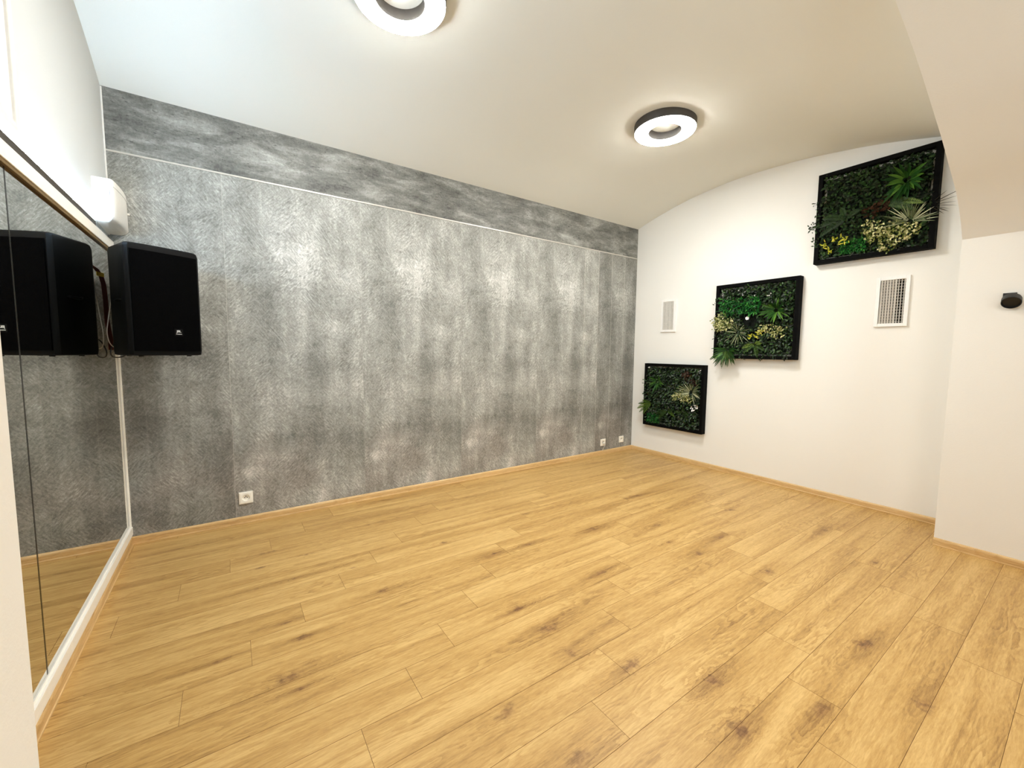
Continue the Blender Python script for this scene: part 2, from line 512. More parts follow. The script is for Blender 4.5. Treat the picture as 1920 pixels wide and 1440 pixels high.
# the arch the photograph is taken under: piers, spandrel and soffit in one solid
half = [(0.0, 0.0), (0.07, 0.075), (0.194, 0.165), (0.30, 0.212), (0.412, 0.254), (0.58, 0.324), (0.753, 0.381), (0.916, 0.435), (1.081, 0.484), (1.274, 0.530), (1.43, 0.556), (1.588, 0.565)]
def arch_h(s):
    xs_ = np.array([h_[0] for h_ in half]); zs_ = np.array([h_[1] for h_ in half])
    return float(np.interp(s, xs_, zs_))
xm = (XP + XJ) / 2
pts = []
for h_ in half: pts.append((XP - h_[0], ZS + h_[1]))
for h_ in half[::-1][1:]: pts.append((XJ + h_[0] * (XP - XJ) / 2 / 1.588, ZS + h_[1]))
# smooth the curve a little
def chaik(P):
    Q = [P[0]]
    for a, b in zip(P, P[1:]):
        Q += [(a[0] * .75 + b[0] * .25, a[1] * .75 + b[1] * .25), (a[0] * .25 + b[0] * .75, a[1] * .25 + b[1] * .75)]
    return Q + [P[-1]]
pts = chaik(chaik(pts))
bm = bmesh.new()
X0, X1 = -0.0, L
prev = None
def pair(x, z): return (bm.verts.new(W(x, YP, z)), bm.verts.new(W(x, YB, z)))
# soffit and spandrel
top = [pair(px, ZT) for px, pz in pts]
cur = [pair(px, pz) for px, pz in pts]
for i in range(len(pts) - 1):
    fc = bm.faces.new((cur[i][0], cur[i + 1][0], cur[i + 1][1], cur[i][1])); fc.smooth = True
    bm.faces.new((cur[i][0], cur[i + 1][0], top[i + 1][0], top[i][0]))
    bm.faces.new((cur[i][1], cur[i + 1][1], top[i + 1][1], top[i][1]))
    bm.faces.new((top[i][0], top[i + 1][0], top[i + 1][1], top[i][1]))
for (xi, xo, ci, ti) in ((XP, X1, cur[0], top[0]), (XJ, X0, cur[-1], top[-1])):
    bi = pair(xi, -0.0); bo = pair(xo, -0.0); to = pair(xo, ZT)
    bm.faces.new((bi[0], bi[1], ci[1], ci[0]))                      # jamb
    bm.faces.new((bi[0], ci[0], ti[0], to[0], bo[0]))
    bm.faces.new((bi[1], ci[1], ti[1], to[1], bo[1]))
    bm.faces.new((bo[0], to[0], to[1], bo[1])); bm.faces.new((ti[0], to[0], to[1], ti[1])); bm.faces.new((bi[0], bo[0], bo[1], bi[1]))
arch = struct('wall_arch', bm, M_arch)
arch.data.set_sharp_from_angle(angle=math.radians(30))

# skirting boards: rounded top, thin lip at the floor
def skirting(name, a, b, nrm):
    prof = [(0, 0), (0.0125, 0), (0.0125, 0.004), (0.0105, 0.0065), (0.0100, 0.028), (0.0085, 0.034), (0.0055, 0.0375), (0, 0.0385)]
    bm = bmesh.new()
    A = Vector((*a, 0)); B = Vector((*b, 0)); N = Vector((*nrm, 0))
    ra = [bm.verts.new((A + N * d + Vector((0, 0, h))) * U) for d, h in prof]
    rb = [bm.verts.new((B + N * d + Vector((0, 0, h))) * U) for d, h in prof]
    n = len(prof)
    for i in range(n): bm.faces.new((ra[i], rb[i], rb[(i + 1) % n], ra[(i + 1) % n]))
    bm.faces.new(ra); bm.faces.new(rb[::-1])
    return struct(name, bm, M_skirt)
skirting('baseboard_back', (0, 0), (L, 0), (0, -1))
skirting('baseboard_right', (L, -0.0126), (L, YP), (-1, 0))
skirting('baseboard_left', (0.0, -0.0126), (0.0, YP), (1, 0))
skirting('baseboard_pier', (XP, YP), (XP, YB), (-1, 0))
skirting('baseboard_jamb', (XJ, YP - 0.3), (XJ, YB), (1, 0))

# slim pale strip between the panels and the band above
M_strip = plain('strip_alloy', srgb(196, 192, 184), 0.4, 0.2)
bm = bmesh.new()
box(bm, W(0.0, 0.0, G - 0.0045), W(L, -0.0035, G + 0.0045), 0.0015, 1)
struct('trim_1', bm, M_strip)
bm = bmesh.new()
M_bead = plain('white_bead', (0.85, 0.83, 0.8, 1), 0.6)
box(bm, W(0.0, 0.0, 1.62), W(0.006, -0.006, H - 0.004), 0.002, 1)
struct('trim_2', bm, M_bead)

# window above the mirror; only its edge is in the photograph
M_frame = plain('white_lacquer', (0.86, 0.86, 0.85, 1), 0.35, 0, 0.5, 0.02)
tg = NT('window_glass')
_tr, _gl, _mx, _fr = tg.n('ShaderNodeBsdfTransparent'), tg.n('ShaderNodeBsdfGlossy'), tg.n('ShaderNodeMixShader'), tg.n('ShaderNodeFresnel')
_tr.inputs[0].default_value = (0.96, 0.98, 0.98, 1)
_gl.inputs['Roughness'].default_value = 0.02
tg.l(_fr.outputs[0], _mx.inputs[0]); tg.l(_tr.outputs[0], _mx.inputs[1]); tg.l(_gl.outputs[0], _mx.inputs[2])
tg.l(_mx.outputs[0], tg.t.nodes['Material Output'].inputs['Surface'])
bm = bmesh.new()
def frame_rect(bm, x0, x1, y0, y1, z0, z1, w, bev=0.004):
    box(bm, W(x0, y0, z0), W(x1, y0 + math.copysign(w, y1 - y0), z1), bev, 2)
    box(bm, W(x0, y1, z0), W(x1, y1 - math.copysign(w, y1 - y0), z1), bev, 2)
    box(bm, W(x0, y0 + math.copysign(w, y1 - y0), z0), W(x1, y1 - math.copysign(w, y1 - y0), z0 + w), bev, 2)
    box(bm, W(x0, y0 + math.copysign(w, y1 - y0), z1 - w), W(x1, y1 - math.copysign(w, y1 - y0), z1), bev, 2)
frame_rect(bm, 0.0, 0.012, WY0 + 0.02, WY1 - 0.02, WZ0 - 0.02, WZ1 + 0.02, 0.026)
frame_rect(bm, -0.05, 0.004, WY0 - 0.002, WY1 + 0.002, WZ0 + 0.002, WZ1 - 0.002, 0.07)
win = struct('window_1', bm, M_frame)
bm = bmesh.new()
box(bm, W(-0.034, WY0 - 0.03, WZ0 + 0.03), W(-0.028, WY1 + 0.03, WZ1 - 0.03))
link('window_pane', bm, tg.m, win)
bm = bmesh.new()
for xa, xb in ((FWX0, FWX0 + 0.035), (FWX1 - 0.035, FWX1), ((FWX0 + FWX1) / 2 - 0.02, (FWX0 + FWX1) / 2 + 0.02)):
    box(bm, W(xa, YB - 0.03, FWZ0), W(xb, YB - 0.07, FWZ1), 0.003, 1)
for za, zb in ((FWZ0, FWZ0 + 0.035), (FWZ1 - 0.035, FWZ1)):
    box(bm, W(FWX0, YB - 0.031, za), W(FWX1, YB - 0.069, zb), 0.003, 1)
fill_win = struct('fill_window', bm, M_frame)  # unseen window, added to let fill daylight into the passage
bm = bmesh.new()
box(bm, W(FWX0 + 0.01, YB - 0.048, FWZ0 + 0.01), W(FWX1 - 0.01, YB - 0.052, FWZ1 - 0.01))
link('window_pane', bm, tg.m, fill_win)

# ---------------------------------------------------------------- ceiling ring lamps
M_house = plain('graphite_housing', srgb(62, 57, 52), 0.5, 0.1)
M_diff = emit('lamp_diffuser', (1.0, 0.985, 0.925), RING_E)
def ring_lamp(cx, cy, label, glow=None, z=None):
    z = z or min(ceil_z(cx + 0.15, cy), ceil_z(cx - 0.15, cy), ceil_z(cx, cy + .18), ceil_z(cx, cy - .18)) + 0.003
    t = thing('ceiling_lamp', label, 'ceiling lamp', W(cx, cy, z), 'ring lamps on the vaulted ceiling')
    Ro, Ri, h = 0.181 * U, 0.094 * U, 0.068
    bm = bmesh.new()
    lathe(bm, [(Ri, 0.018), (Ri, -h + 0.014), (Ri + 0.004, -h + 0.008), (Ri + 0.004, -h + 0.016), (Ro - 0.004, -h + 0.016), (Ro - 0.004, -h + 0.008), (Ro, -h + 0.014), (Ro, 0.018), (Ri, 0.018)], 72)
    link('housing', bm, M_house, t, True).data.set_sharp_from_angle(angle=math.radians(35))
    bm = bmesh.new()
    prof = [(Ri + 0.005, -h + 0.014)]
    for k in range(9):
        a = math.pi * k / 8
        prof.append(((Ri + Ro) / 2 - math.cos(a) * ((Ro - Ri) / 2 - 0.005), -h + 0.010 - 0.014 * math.sin(a) ** 0.7))
    prof.append((Ro - 0.005, -h + 0.014)); prof.append((Ri + 0.005, -h + 0.014))
    lathe(bm, prof, 72)
    o = link('diffuser', bm, glow or M_diff, t, True)
    o['label'] = 'glowing white ring diffuser'
    return t
ring_lamp(1.057, -1.060, 'glowing ring lamp cut off by the top edge of the photo, nearer the mirror')
ring_lamp(2.705, -1.100, 'whole glowing ring lamp near the white end wall with the plant pictures')

ring_lamp((XP + XJ) / 2, -3.05, 'added unseen fill lamp, a dimmer ring under the arch behind the photographer, outside the photo', emit('fill_lamp_diffuser', (1.0, 0.94, 0.84), 62.0), ZS + 0.545)  # unseen lamp added to brighten the pier and soffit

# ---------------------------------------------------------------- wall mirror
M_rail = plain('mirror_rail_white', srgb(247, 244, 236), 0.4, 0, 0.5, 0.02)
tm = NT('mirror_silver')
tm.base((0.80, 0.80, 0.755, 1), 0.004, 1.0)
M_edge = plain('mirror_edge', srgb(26, 24, 20), 0.25)
mir = thing('wall_mirror', 'large wall mirror in a slim white frame along the left wall', 'mirror', W(0, -0.7, 0.05))
def mpart(name, bm, m, smooth=False):
    o = link(name, bm, m, mir, smooth)
    o.matrix_parent_inverse = Matrix.Translation(mir.location).inverted()
    return o
MB, MT = 0.050, 1.532
FX = 0.012
bm = bmesh.new(); box(bm, W(-0.0075, -0.004, 0.07), W(0.0, -1.1485, 1.50), 0.0015, 1); mpart('mirror_pane', bm, tm.m)
bm = bmesh.new(); box(bm, W(-0.0075, -1.1515, 0.07), W(0.0, -1.600, 1.50), 0.0015, 1); mpart('mirror_pane', bm, tm.m)
bm = bmesh.new(); box(bm, W(-0.0078, -1.1465, 0.07), W(0.0004, -1.1535, 1.50)); mpart('joint_strip', bm, M_edge)
bm = bmesh.new()
box(bm, W(-0.0075, 0.0, MB), W(FX, -1.62, MB + 0.040), 0.002, 2)
box(bm, W(-0.0075, 0.0, MB + 0.040), W(0.004, -1.62, MB + 0.046), 0.001, 1)
mpart('bottom_rail', bm, M_rail)
bm = bmesh.new()
box(bm, W(-0.0075, 0.0, 1.458), W(FX, -1.62, 1.501), 0.002, 2)
mpart('top_rail', bm, M_rail)
bm = bmesh.new()
M_gold = plain('brass_lip', srgb(120, 96, 52), 0.45, 0.3)
box(bm, W(0.0, -0.008, 1.447), W(0.0085, -1.60, 1.4578), 0.001, 1)
mpart('lower_lip', bm, M_gold)['label'] = 'brown lip under the top rail'
bm = bmesh.new()
box(bm, W(-0.0075, 0.0, MB + 0.041), W(0.0085, -0.006, 1.457), 0.001, 1)
box(bm, W(-0.0075, -0.006, MB + 0.041), W(0.0045, -0.010, 1.457), 0.001, 1)
mpart('side_rail', bm, M_rail)

# light strip lying on the mirror's top rail
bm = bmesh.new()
box(bm, W(0.0, -0.30, 1.5012), W(0.0085, -1.60, 1.5265), 0.001, 1)  # dark brown box painted in for the shadow gap below the glow
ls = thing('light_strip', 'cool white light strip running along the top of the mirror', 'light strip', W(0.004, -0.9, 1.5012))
o = link('gap_shadow', bm, plain('gap_shadow_brown', srgb(58, 50, 40), 0.6), ls); o.matrix_parent_inverse = Matrix.Translation(ls.location).inverted()
bm = bmesh.new()
box(bm, W(0.0005, -0.302, 1.5266), W(0.0080, -1.598, 1.5330), 0.0015, 2)
o = link('diffuser', bm, emit('strip_glow', (0.57, 0.775, 1.0), STRIP_E), ls); o.matrix_parent_inverse = Matrix.Translation(ls.location).inverted()
o['label'] = 'bright bluish diffuser'

# ---------------------------------------------------------------- white wall box in the corner
M_plastic = plain('white_plastic', srgb(236, 234, 228), 0.38, 0, 0.5, 0.015)
M_shadow = plain('slot_dark', srgb(70, 68, 66), 0.6)
bx = thing('wall_box', 'white plastic wall box in the corner above the black loudspeaker', 'wall box', W(0, -0.15, 1.545))
def bpart(name, bm, m, smooth=False):
    o = link(name, bm, m, bx, smooth); o.matrix_parent_inverse = Matrix.Translation(bx.location).inverted(); return o
YF = -0.285
plan = [(0.0, -0.004), (0.068, -0.004), (0.0745, -0.06), (0.0765, -0.12), (0.0745, -0.18), (0.0700, -0.24), (0.0650, YF + 0.006), (0.060, YF), (0.0, YF)]
bm = bmesh.new()
n = len(plan)
levels = [(1.535, 0.62, 0.90), (1.542, 0.86, 0.97), (1.556, 1.0, 1.0), (1.706, 1.0, 1.0), (1.713, 0.96, 0.985)]
rings_ = [[bm.verts.new(W(px * sx, (py + 0.004) * sy - 0.004, z)) for px, py in plan] for z, sx, sy in levels]
for A, B in zip(rings_, rings_[1:]):
    for i in range(n): bm.faces.new((A[i], A[(i + 1) % n], B[(i + 1) % n], B[i]))
bm.faces.new(rings_[0][::-1]); bm.faces.new(rings_[-1])
o = bpart('body', bm, M_plastic, True); o.data.set_sharp_from_angle(angle=math.radians(38))
bm = bmesh.new(); box(bm, W(0.0535, YF - 0.0012, 1.585), W(0.0550, YF + 0.001, 1.670)); bpart('slot', bm, M_shadow)
bm = bmesh.new()
for i in range(1, 6):
    (xa, ya), (xb, yb) = plan[i], plan[i + 1]
    A, B = W(xa + .0006, ya, 1.682), W(xb + .0006, yb, 1.682)
    A2, B2 = W(xa - .002, ya, 1.682), W(xb - .002, yb, 1.682)
    e = Vector((0, 0, 0.0014))
    vv = [bm.verts.new(c) for c in (A, B, B + e, A + e, A2, B2, B2 + e, A2 + e)]
    for idx in ((0, 1, 2, 3), (7, 6, 5, 4), (3, 2, 6, 7), (0, 4, 5, 1)): bm.faces.new([vv[j] for j in idx])
bpart('lid_seam', bm, M_shadow)
bm = bmesh.new()
fr = Matrix.Translation(W(0.0735, -0.035, 1.632)) @ Matrix.Rotation(math.radians(90), 4, 'Y')
lathe(bm, [(0.0, 0.010), (0.005, 0.0095), (0.007, 0.006), (0.007, -0.01), (0, -0.01)], 16, fr); bpart('knob', bm, M_plastic, True)

# ---------------------------------------------------------------- loudspeaker
tb = NT('speaker_black'); nb = tb.noise(tb.obj(), 180, 3, 0.6)
tb.base(tb.ramp(nb, [(0.3, srgb(4, 4, 4)), (0.7, srgb(9, 9, 9))]), 0.5, 0, 0.08); tb.bump(nb, 0.15, 0.001)
M_spk = tb.m
tgr = NT('speaker_grille')
vor = tgr.n('ShaderNodeTexVoronoi'); vor.inputs['Scale'].default_value = 260
tgr.l(tgr.obj(), vor.inputs['Vector'])
tgr.base(tgr.ramp(vor.outputs['Distance'], [(0.25, srgb(1, 1, 1)), (0.6, srgb(5, 5, 5))]), 0.8, 0.0, 0.02)
tgr.bump(vor.outputs['Distance'], 0.3, 0.001)
M_grille = tgr.m
wv = Vector((0.884, 0.467, 0)).normalized(); nv = Vector((wv.y, -wv.x, 0))
spc = W(0.2265, -0.3480, 0.963)
spk = thing('loudspeaker', 'black loudspeaker mounted high in the corner beside the mirror', 'loudspeaker', spc)
SM = Matrix(((wv.x, -nv.x, 0, 0), (wv.y, -nv.y, 0, 0), (0, 0, 1, 0), (0, 0, 0, 1)))     # local x = right, y = back, z = up
SH = 0.478 * U
def spoly(front, inset=0.0):
    i = inset
    p_ = [(-0.1370 + i, 0.014 + i), (-0.1330 + i, 0.006 + i), (-0.126 + i, 0.0 + i), (-0.07, -0.004 + i), (0, -0.006 + i), (0.07, -0.004 + i), (0.126 - i, 0.0 + i), (0.1330 - i, 0.006 + i), (0.1370 - i, 0.014 + i),
          (0.124 - i, 0.195 - i), (0.113 - i, 0.214 - i), (0.062 - i, 0.238 - i), (0.050, 0.240 - i), (-0.050, 0.240 - i), (-0.062 + i, 0.238 - i), (-0.113 + i, 0.214 - i), (-0.124 + i, 0.195 - i)]
    return [Vector((a * U, b * U, 0)) for a, b in p_]
bm = bmesh.new()
lv = [(0.006, 0.018), (0.0, 0.011), (0.003, 0.002), (0.022, 0.0), (SH / U - 0.024, 0.0), (SH / U - 0.008, 0.003), (SH / U - 0.002, 0.010), (SH / U, 0.020)]
rs = []
for z, ins in lv:
    rs.append([bm.verts.new(SM @ (v + Vector((0, 0, z * U)))) for v in spoly(0, ins)])
m_ = len(rs[0])
for A, B in zip(rs, rs[1:]):
    for i in range(m_): bm.faces.new((A[i], A[(i + 1) % m_], B[(i + 1) % m_], B[i]))
bm.faces.new(rs[0][::-1]); bm.faces.new(rs[-1])
o = link('cabinet', bm, M_spk, spk, True); o.data.set_sharp_from_angle(angle=math.radians(28))
# grille: gently bowed sheet set on the front
bm = bmesh.new()
gx = np.linspace(-0.122, 0.122, 13); gz = (0.020, SH / U - 0.030)
def gp(a, off, z): return SM @ Vector((a * U, (-0.0060 * (1 - (a / 0.14) ** 2) - off) * U, z * U))
fr_ = [[bm.verts.new(gp(a, 0.0042, z)) for z in gz] for a in gx]
bk_ = [[bm.verts.new(gp(a, -0.001, z)) for z in gz] for a in gx]
for i in range(12):
    bm.faces.new((fr_[i][0], fr_[i + 1][0], fr_[i + 1][1], fr_[i][1])); bm.faces.new((bk_[i][0], bk_[i][1], bk_[i + 1][1], bk_[i + 1][0]))
    for j in (0, 1): bm.faces.new((fr_[i][j], fr_[i + 1][j], bk_[i + 1][j], bk_[i][j]))
for i in (0, 12): bm.faces.new((fr_[i][0], fr_[i][1], bk_[i][1], bk_[i][0]))
o = link('grille', bm, M_grille, spk, True); o.data.set_sharp_from_angle(angle=math.radians(40))
# rubber feet and side handle
for a, b in ((-0.09, 0.03), (0.09, 0.03), (-0.08, 0.17), (0.08, 0.17)):
    bm = bmesh.new(); lathe(bm, [(0, -0.006), (0.012, -0.006), (0.014, 0.002), (0.014, 0.012), (0, 0.012)], 16, Matrix.Translation(SM @ Vector((a * U, b * U, 0.0))))
    link('rubber_foot', bm, M_spk, spk, True)
for s in (-1, 1):
    bm = bmesh.new()
    tube(bm, [SM @ Vector((s * (0.127 - 0.112 * (0.07 - 0.014) / 1.2) * U, 0.060 * U, 0.24 * U)), SM @ Vector((s * 0.137 * U, 0.075 * U, 0.235 * U)), SM @ Vector((s * 0.134 * U, 0.115 * U, 0.235 * U)), SM @ Vector((s * 0.124 * U, 0.135 * U, 0.24 * U))], 0.008, 8, 5)
    link('side_handle', bm, M_spk, spk, True)
# badge
M_logo = plain('badge_white', srgb(232, 232, 230), 0.45)
bc = Vector((0.0365, 0.0, 0.106))
bm = bmesh.new()
def badge_pt(a, z, off): return SM @ Vector((a * U, (-0.0060 * (1 - (0.036 / 0.14) ** 2) - 0.0042 - off) * U, z * U))
c8 = [bm.verts.new(badge_pt(a, z, off)) for off in (-0.001, 0.0006) for a, z in ((bc.x - .016, bc.z - .017), (bc.x + .016, bc.z - .017), (bc.x + .016, bc.z + .014), (bc.x - .016, bc.z + .014))]
for idx in ((0, 1, 2, 3), (7, 6, 5, 4), (0, 4, 5, 1), (1, 5, 6, 2), (2, 6, 7, 3), (3, 7, 4, 0)): bm.faces.new([c8[i] for i in idx])
badge = link('badge', bm, M_spk, spk)
def text_part(txt, size, a, z, parent, bold=0.0):
    cu = bpy.data.curves.new('badge_text', 'FONT')
    cu.body = txt; cu.size = size; cu.align_x = 'CENTER'; cu.align_y = 'CENTER'; cu.extrude = 0.0006; cu.offset = bold
    tmp = bpy.data.objects.new('tmp_text', cu)
    sc.collection.objects.link(tmp)
    bpy.context.view_layer.update()
    me = bpy.data.meshes.new_from_object(tmp.evaluated_get(bpy.context.evaluated_depsgraph_get()))
    bpy.data.objects.remove(tmp); bpy.data.curves.remove(cu)
    org = badge_pt(a, z, 0.0010)
    M = Matrix.Translation(org) @ Matrix(((wv.x, 0, nv.x, 0), (wv.y, 0, nv.y, 0), (0, 1, 0, 0), (0, 0, 0, 1)))
    me.transform(M)
    o = link('badge_text', me, M_logo, parent)
    o['label'] = 'white lettering'
    return o
text_part('JBL', 0.0185, bc.x, bc.z + 0.003, badge, 0.0002)
text_part('PROFESSIONAL', 0.0046, bc.x, bc.z - 0.0095, badge, 0.00012)

# bracket behind the speaker, bolted to the panelled wall
M_metal = plain('black_bracket', srgb(30, 30, 31), 0.45, 0.4)
brk = thing('speaker_bracket', 'black steel bracket holding the loudspeaker off the grey wall', 'bracket', W(0.14, 0, 1.2))
bm = bmesh.new(); box(bm, W(0.105, -0.0002, 1.12), W(0.165, -0.008, 1.30), 0.002)
o = link('wall_plate', bm, M_metal, brk); o.matrix_parent_inverse = Matrix.Translation(brk.location).inverted()
bm = bmesh.new()
tube(bm, [W(0.135, -0.008, 1.21), W(0.132, -0.06, 1.21), W(0.122, -0.1345, 1.21)], 0.016, 12, 4)
o = link('arm', bm, M_metal, brk, True); o.matrix_parent_inverse = Matrix.Translation(brk.location).inverted()

# dark red strap with a yellow tag, seen in the mirror behind the speaker
M_red = plain('red_strap', srgb(84, 30, 24), 0.7)
M_yel = plain('yellow_tag', srgb(206, 172, 40), 0.6)
st = thing('strap', 'dark red strap with a yellow tag behind the loudspeaker, seen in the mirror', 'strap', W(0.045, -0.03, 1.1))
def ribbon(bm, path, width_vec, th):
    vsx = []
    for i, p_ in enumerate(path):
        t = (path[min(i + 1, len(path) - 1)] - path[max(i - 1, 0)]).normalized()
        nn = t.cross(width_vec).normalized() * th
        vsx.append([bm.verts.new(p_ + sa * width_vec * 0.5 + sb * nn * 0.5) for sa, sb in ((-1, -1), (1, -1), (1, 1), (-1, 1))])
    for A, B in zip(vsx, vsx[1:]):
        for k in range(4): bm.faces.new((A[k], A[(k + 1) % 4], B[(k + 1) % 4], B[k]))
    bm.faces.new(vsx[0]); bm.faces.new(vsx[-1][::-1])
wvec = Vector((0.022, -0.012, 0))
bm = bmesh.new()
ribbon(bm, [W(0.020, -0.018, 0.985), W(0.019, -0.020, 1.04), W(0.026, -0.024, 1.12), W(0.026, -0.027, 1.22), W(0.028, -0.030, 1.29), W(0.035, -0.036, 1.335), W(0.046, -0.055, 1.360), W(0.060, -0.100, 1.372), W(0.071, -0.146, 1.372)], wvec, 0.003)
o = link('webbing', bm, M_red, st); o.matrix_parent_inverse = Matrix.Translation(st.location).inverted()
bm = bmesh.new(); ribbon(bm, [W(0.022, -0.046, 1.334), W(0.033, -0.050, 1.336), W(0.045, -0.060, 1.338)], Vector((0, 0, 0.026)), 0.003)
o = link('yellow_tag', bm, M_yel, st); o.matrix_parent_inverse = Matrix.Translation(st.location).inverted(); o['label'] = 'yellow tag'

M_cwhite = plain('white_cable', srgb(206, 202, 194), 0.5)
M_cblack = plain('black_cable', srgb(16, 16, 17), 0.5)
bm = bmesh.new()
tube(bm, [W(0.056, -0.180, 1.300), W(0.030, -0.200, 1.278), W(0.024, -0.206, 1.22), W(0.012, -0.222, 1.12), W(0.006, -0.226, 1.06), W(0.012, -0.206, 1.01), W(0.034, -0.160, 0.99), W(0.067, -0.140, 1.00)], 0.0028)
o = link('signal_cable', bm, M_cwhite, spk, True); o.matrix_parent_inverse = Matrix.Translation(spk.location).inverted(); o['label'] = 'thin white cable'
bm = bmesh.new()
tube(bm, [W(0.066, -0.156, 1.03), W(0.030, -0.176, 1.03), W(0.008, -0.188, 0.985), W(0.012, -0.180, 0.955), W(0.040, -0.150, 0.955), W(0.060, -0.080, 0.985), W(0.068, -0.020, 1.05), W(0.068, -0.003, 1.09)], 0.0036)
o = link('power_cable', bm, M_cblack, spk, True); o.matrix_parent_inverse = Matrix.Translation(spk.location).inverted()

# ---------------------------------------------------------------- sockets on the grey wall
M_sock = plain('socket_white', srgb(244, 241, 232), 0.35, 0, 0.5, 0.01)
M_hole = plain('socket_hole', srgb(38, 36, 34), 0.7)
def socket(cx, cz, size, label):
    t = thing('wall_socket', label, 'socket', W(cx, 0, cz), 'sockets low on the grey wall')
    s = size * U / 2
    n = 48
    def ringpts(rad, y): return [bm.verts.new((rad * math.cos(2 * math.pi * k / n), y, rad * math.sin(2 * math.pi * k / n))) for k in range(n)]
    def squ(h, y):
        out = []
        for k in range(n):
            a = 2 * math.pi * k / n; c, sn = math.cos(a), math.sin(a); q = h / max(abs(c), abs(sn))
            out.append(bm.verts.new((q * c, y, q * sn)))
        return out
    bm = bmesh.new()
    seq = [squ(s, -0.0002), squ(s, -0.009), squ(s - 0.0015, -0.0105), squ(s * 0.84, -0.011), squ(s * 0.82, -0.0125), ringpts(s * 0.56, -0.0125), ringpts(s * 0.52, -0.0115)]
    for A, B in zip(seq, seq[1:]):
        for k in range(n): bm.faces.new((A[k], A[(k + 1) % n], B[(k + 1) % n], B[k]))
    link('plate', bm, M_sock, t)
    bm = bmesh.new()
    seq = [ringpts(s * 0.52, -0.0115), ringpts(s * 0.50, -0.0015), ringpts(0.0012, -0.0015)]
    for A, B in zip(seq, seq[1:]):
        for k in range(n): bm.faces.new((A[k], A[(k + 1) % n], B[(k + 1) % n], B[k]))
    link('well', bm, M_sock, t)
    for sx in (-1, 1):
        bm = bmesh.new(); lathe(bm, [(0, 0.0004), (0.0035, 0.0004), (0.0035, -0.0005), (0, -0.0005)], 14, Matrix.Translation((sx * 0.0095, -0.0018, 0)) @ Matrix.Rotation(math.radians(90), 4, 'X'))
        link('hole', bm, M_hole, t)
    bm = bmesh.new(); lathe(bm, [(0, 0.011), (0.0025, 0.0105), (0.003, 0.009), (0.003, 0), (0, 0)], 14, Matrix.Translation((0, -0.0018, 0.011)) @ Matrix.Rotation(math.radians(90), 4, 'X'))
    link('earth_pin', bm, plain('pin_metal', srgb(120, 116, 108), 0.35, 0.8), t)
    return t
socket(0.4970, 0.1465, 0.068, 'white wall socket standing alone low on the grey wall near the mirror')
socket(3.4240, 0.1165, 0.066, 'white wall socket with a cable plugged in, near the far corner')
socket(3.6870, 0.1185, 0.063, 'empty white wall socket closest to the far corner of the grey wall')
pc = thing('plug_cable', 'white plug and short cable hanging from a socket near the far corner', 'cable', W(3.424, -0.012, 0.108))
bm = bmesh.new(); lathe(bm, [(0, -0.002), (0.015, -0.002), (0.016, 0.004), (0.013, 0.018), (0.006, 0.024), (0, 0.024)], 20, Matrix.Translation((0, 0.0, 0)) @ Matrix.Rotation(math.radians(90), 4, 'X'))
link('plug', bm, M_cwhite, pc, True)
bm = bmesh.new(); tube(bm, [(0, -0.022, 0), (0.004, -0.026, -0.016), (-0.006, -0.018, -0.045), (-0.022, -0.010, -0.080), (-0.028, -0.009, -0.098)], 0.0032)
link('cord', bm, M_cwhite, pc, True)

# ---------------------------------------------------------------- air vents on the white wall
M_slat = plain('vent_slat', srgb(206, 203, 196), 0.4)
M_dark = plain('vent_dark', srgb(22, 21, 20), 0.8)
def vent(y0, y1, z0, z1, label, nsl, ang, opened=0):
    t = thing('air_vent', label, 'air vent', W(L, (y0 + y1) / 2, (z0 + z1) / 2), 'air vents in the white end wall')
    hw, hh = abs(y0 - y1) / 2 * U, abs(z1 - z0) / 2 * U
    b = 0.020 * U
    bm = bmesh.new()
    D = 0.020
    for (a0, a1, c0, c1) in ((-hw, -hw + b, -hh, hh), (hw - b, hw, -hh, hh), (-hw + b, hw - b, -hh, -hh + b), (-hw + b, hw - b, hh - b, hh)):
        box(bm, (-0.0002, a0, c0), (-D, a1, c1), 0.0015, 1)
    link('frame', bm, M_frame, t)
    bm = bmesh.new(); box(bm, (-0.0003, -hw + b, -hh + b), (-0.002, hw - b, hh - b)); link('back_panel', bm, M_dark, t)
    bm = bmesh.new()
    m = 15
    for k in range(m):
        z = -hh + b + (2 * hh - 2 * b) * (k + 0.5) / m
        box(bm, (-0.003, -hw + b, z - 0.0018), (-0.007, hw - b, z + 0.0018))
    link('rear_louvres', bm, M_slat, t)
    bm = bmesh.new()
    for k in range(nsl):
        y = (hw - b) - (2 * hw - 2 * b) * (k + 0.6) / nsl
        Mx = Matrix.Translation((-0.0142, y, 0)) @ Matrix.Rotation(math.radians((ang + (8 if k % 3 == 1 else 0)) if k < nsl - opened else 35), 4, 'Z')
        b2 = bmesh.new(); box(b2, (-0.0068, -0.0010, -hh + b), (0.0068, 0.0010, hh - b))
        b2.transform(Mx)
        me = bpy.data.meshes.new('tmp'); b2.to_mesh(me); b2.free(); bm.from_mesh(me); bpy.data.meshes.remove(me)
    link('front_slats', bm, M_slat, t)
vent(-0.309, -0.462, 1.188, 1.488, 'white slatted air vent near the grey wall, above the lowest plant picture', 9, -36)
vent(-1.880, -2.038, 1.172, 1.478, 'white slatted air vent beneath the highest plant picture', 9, -62, 3)

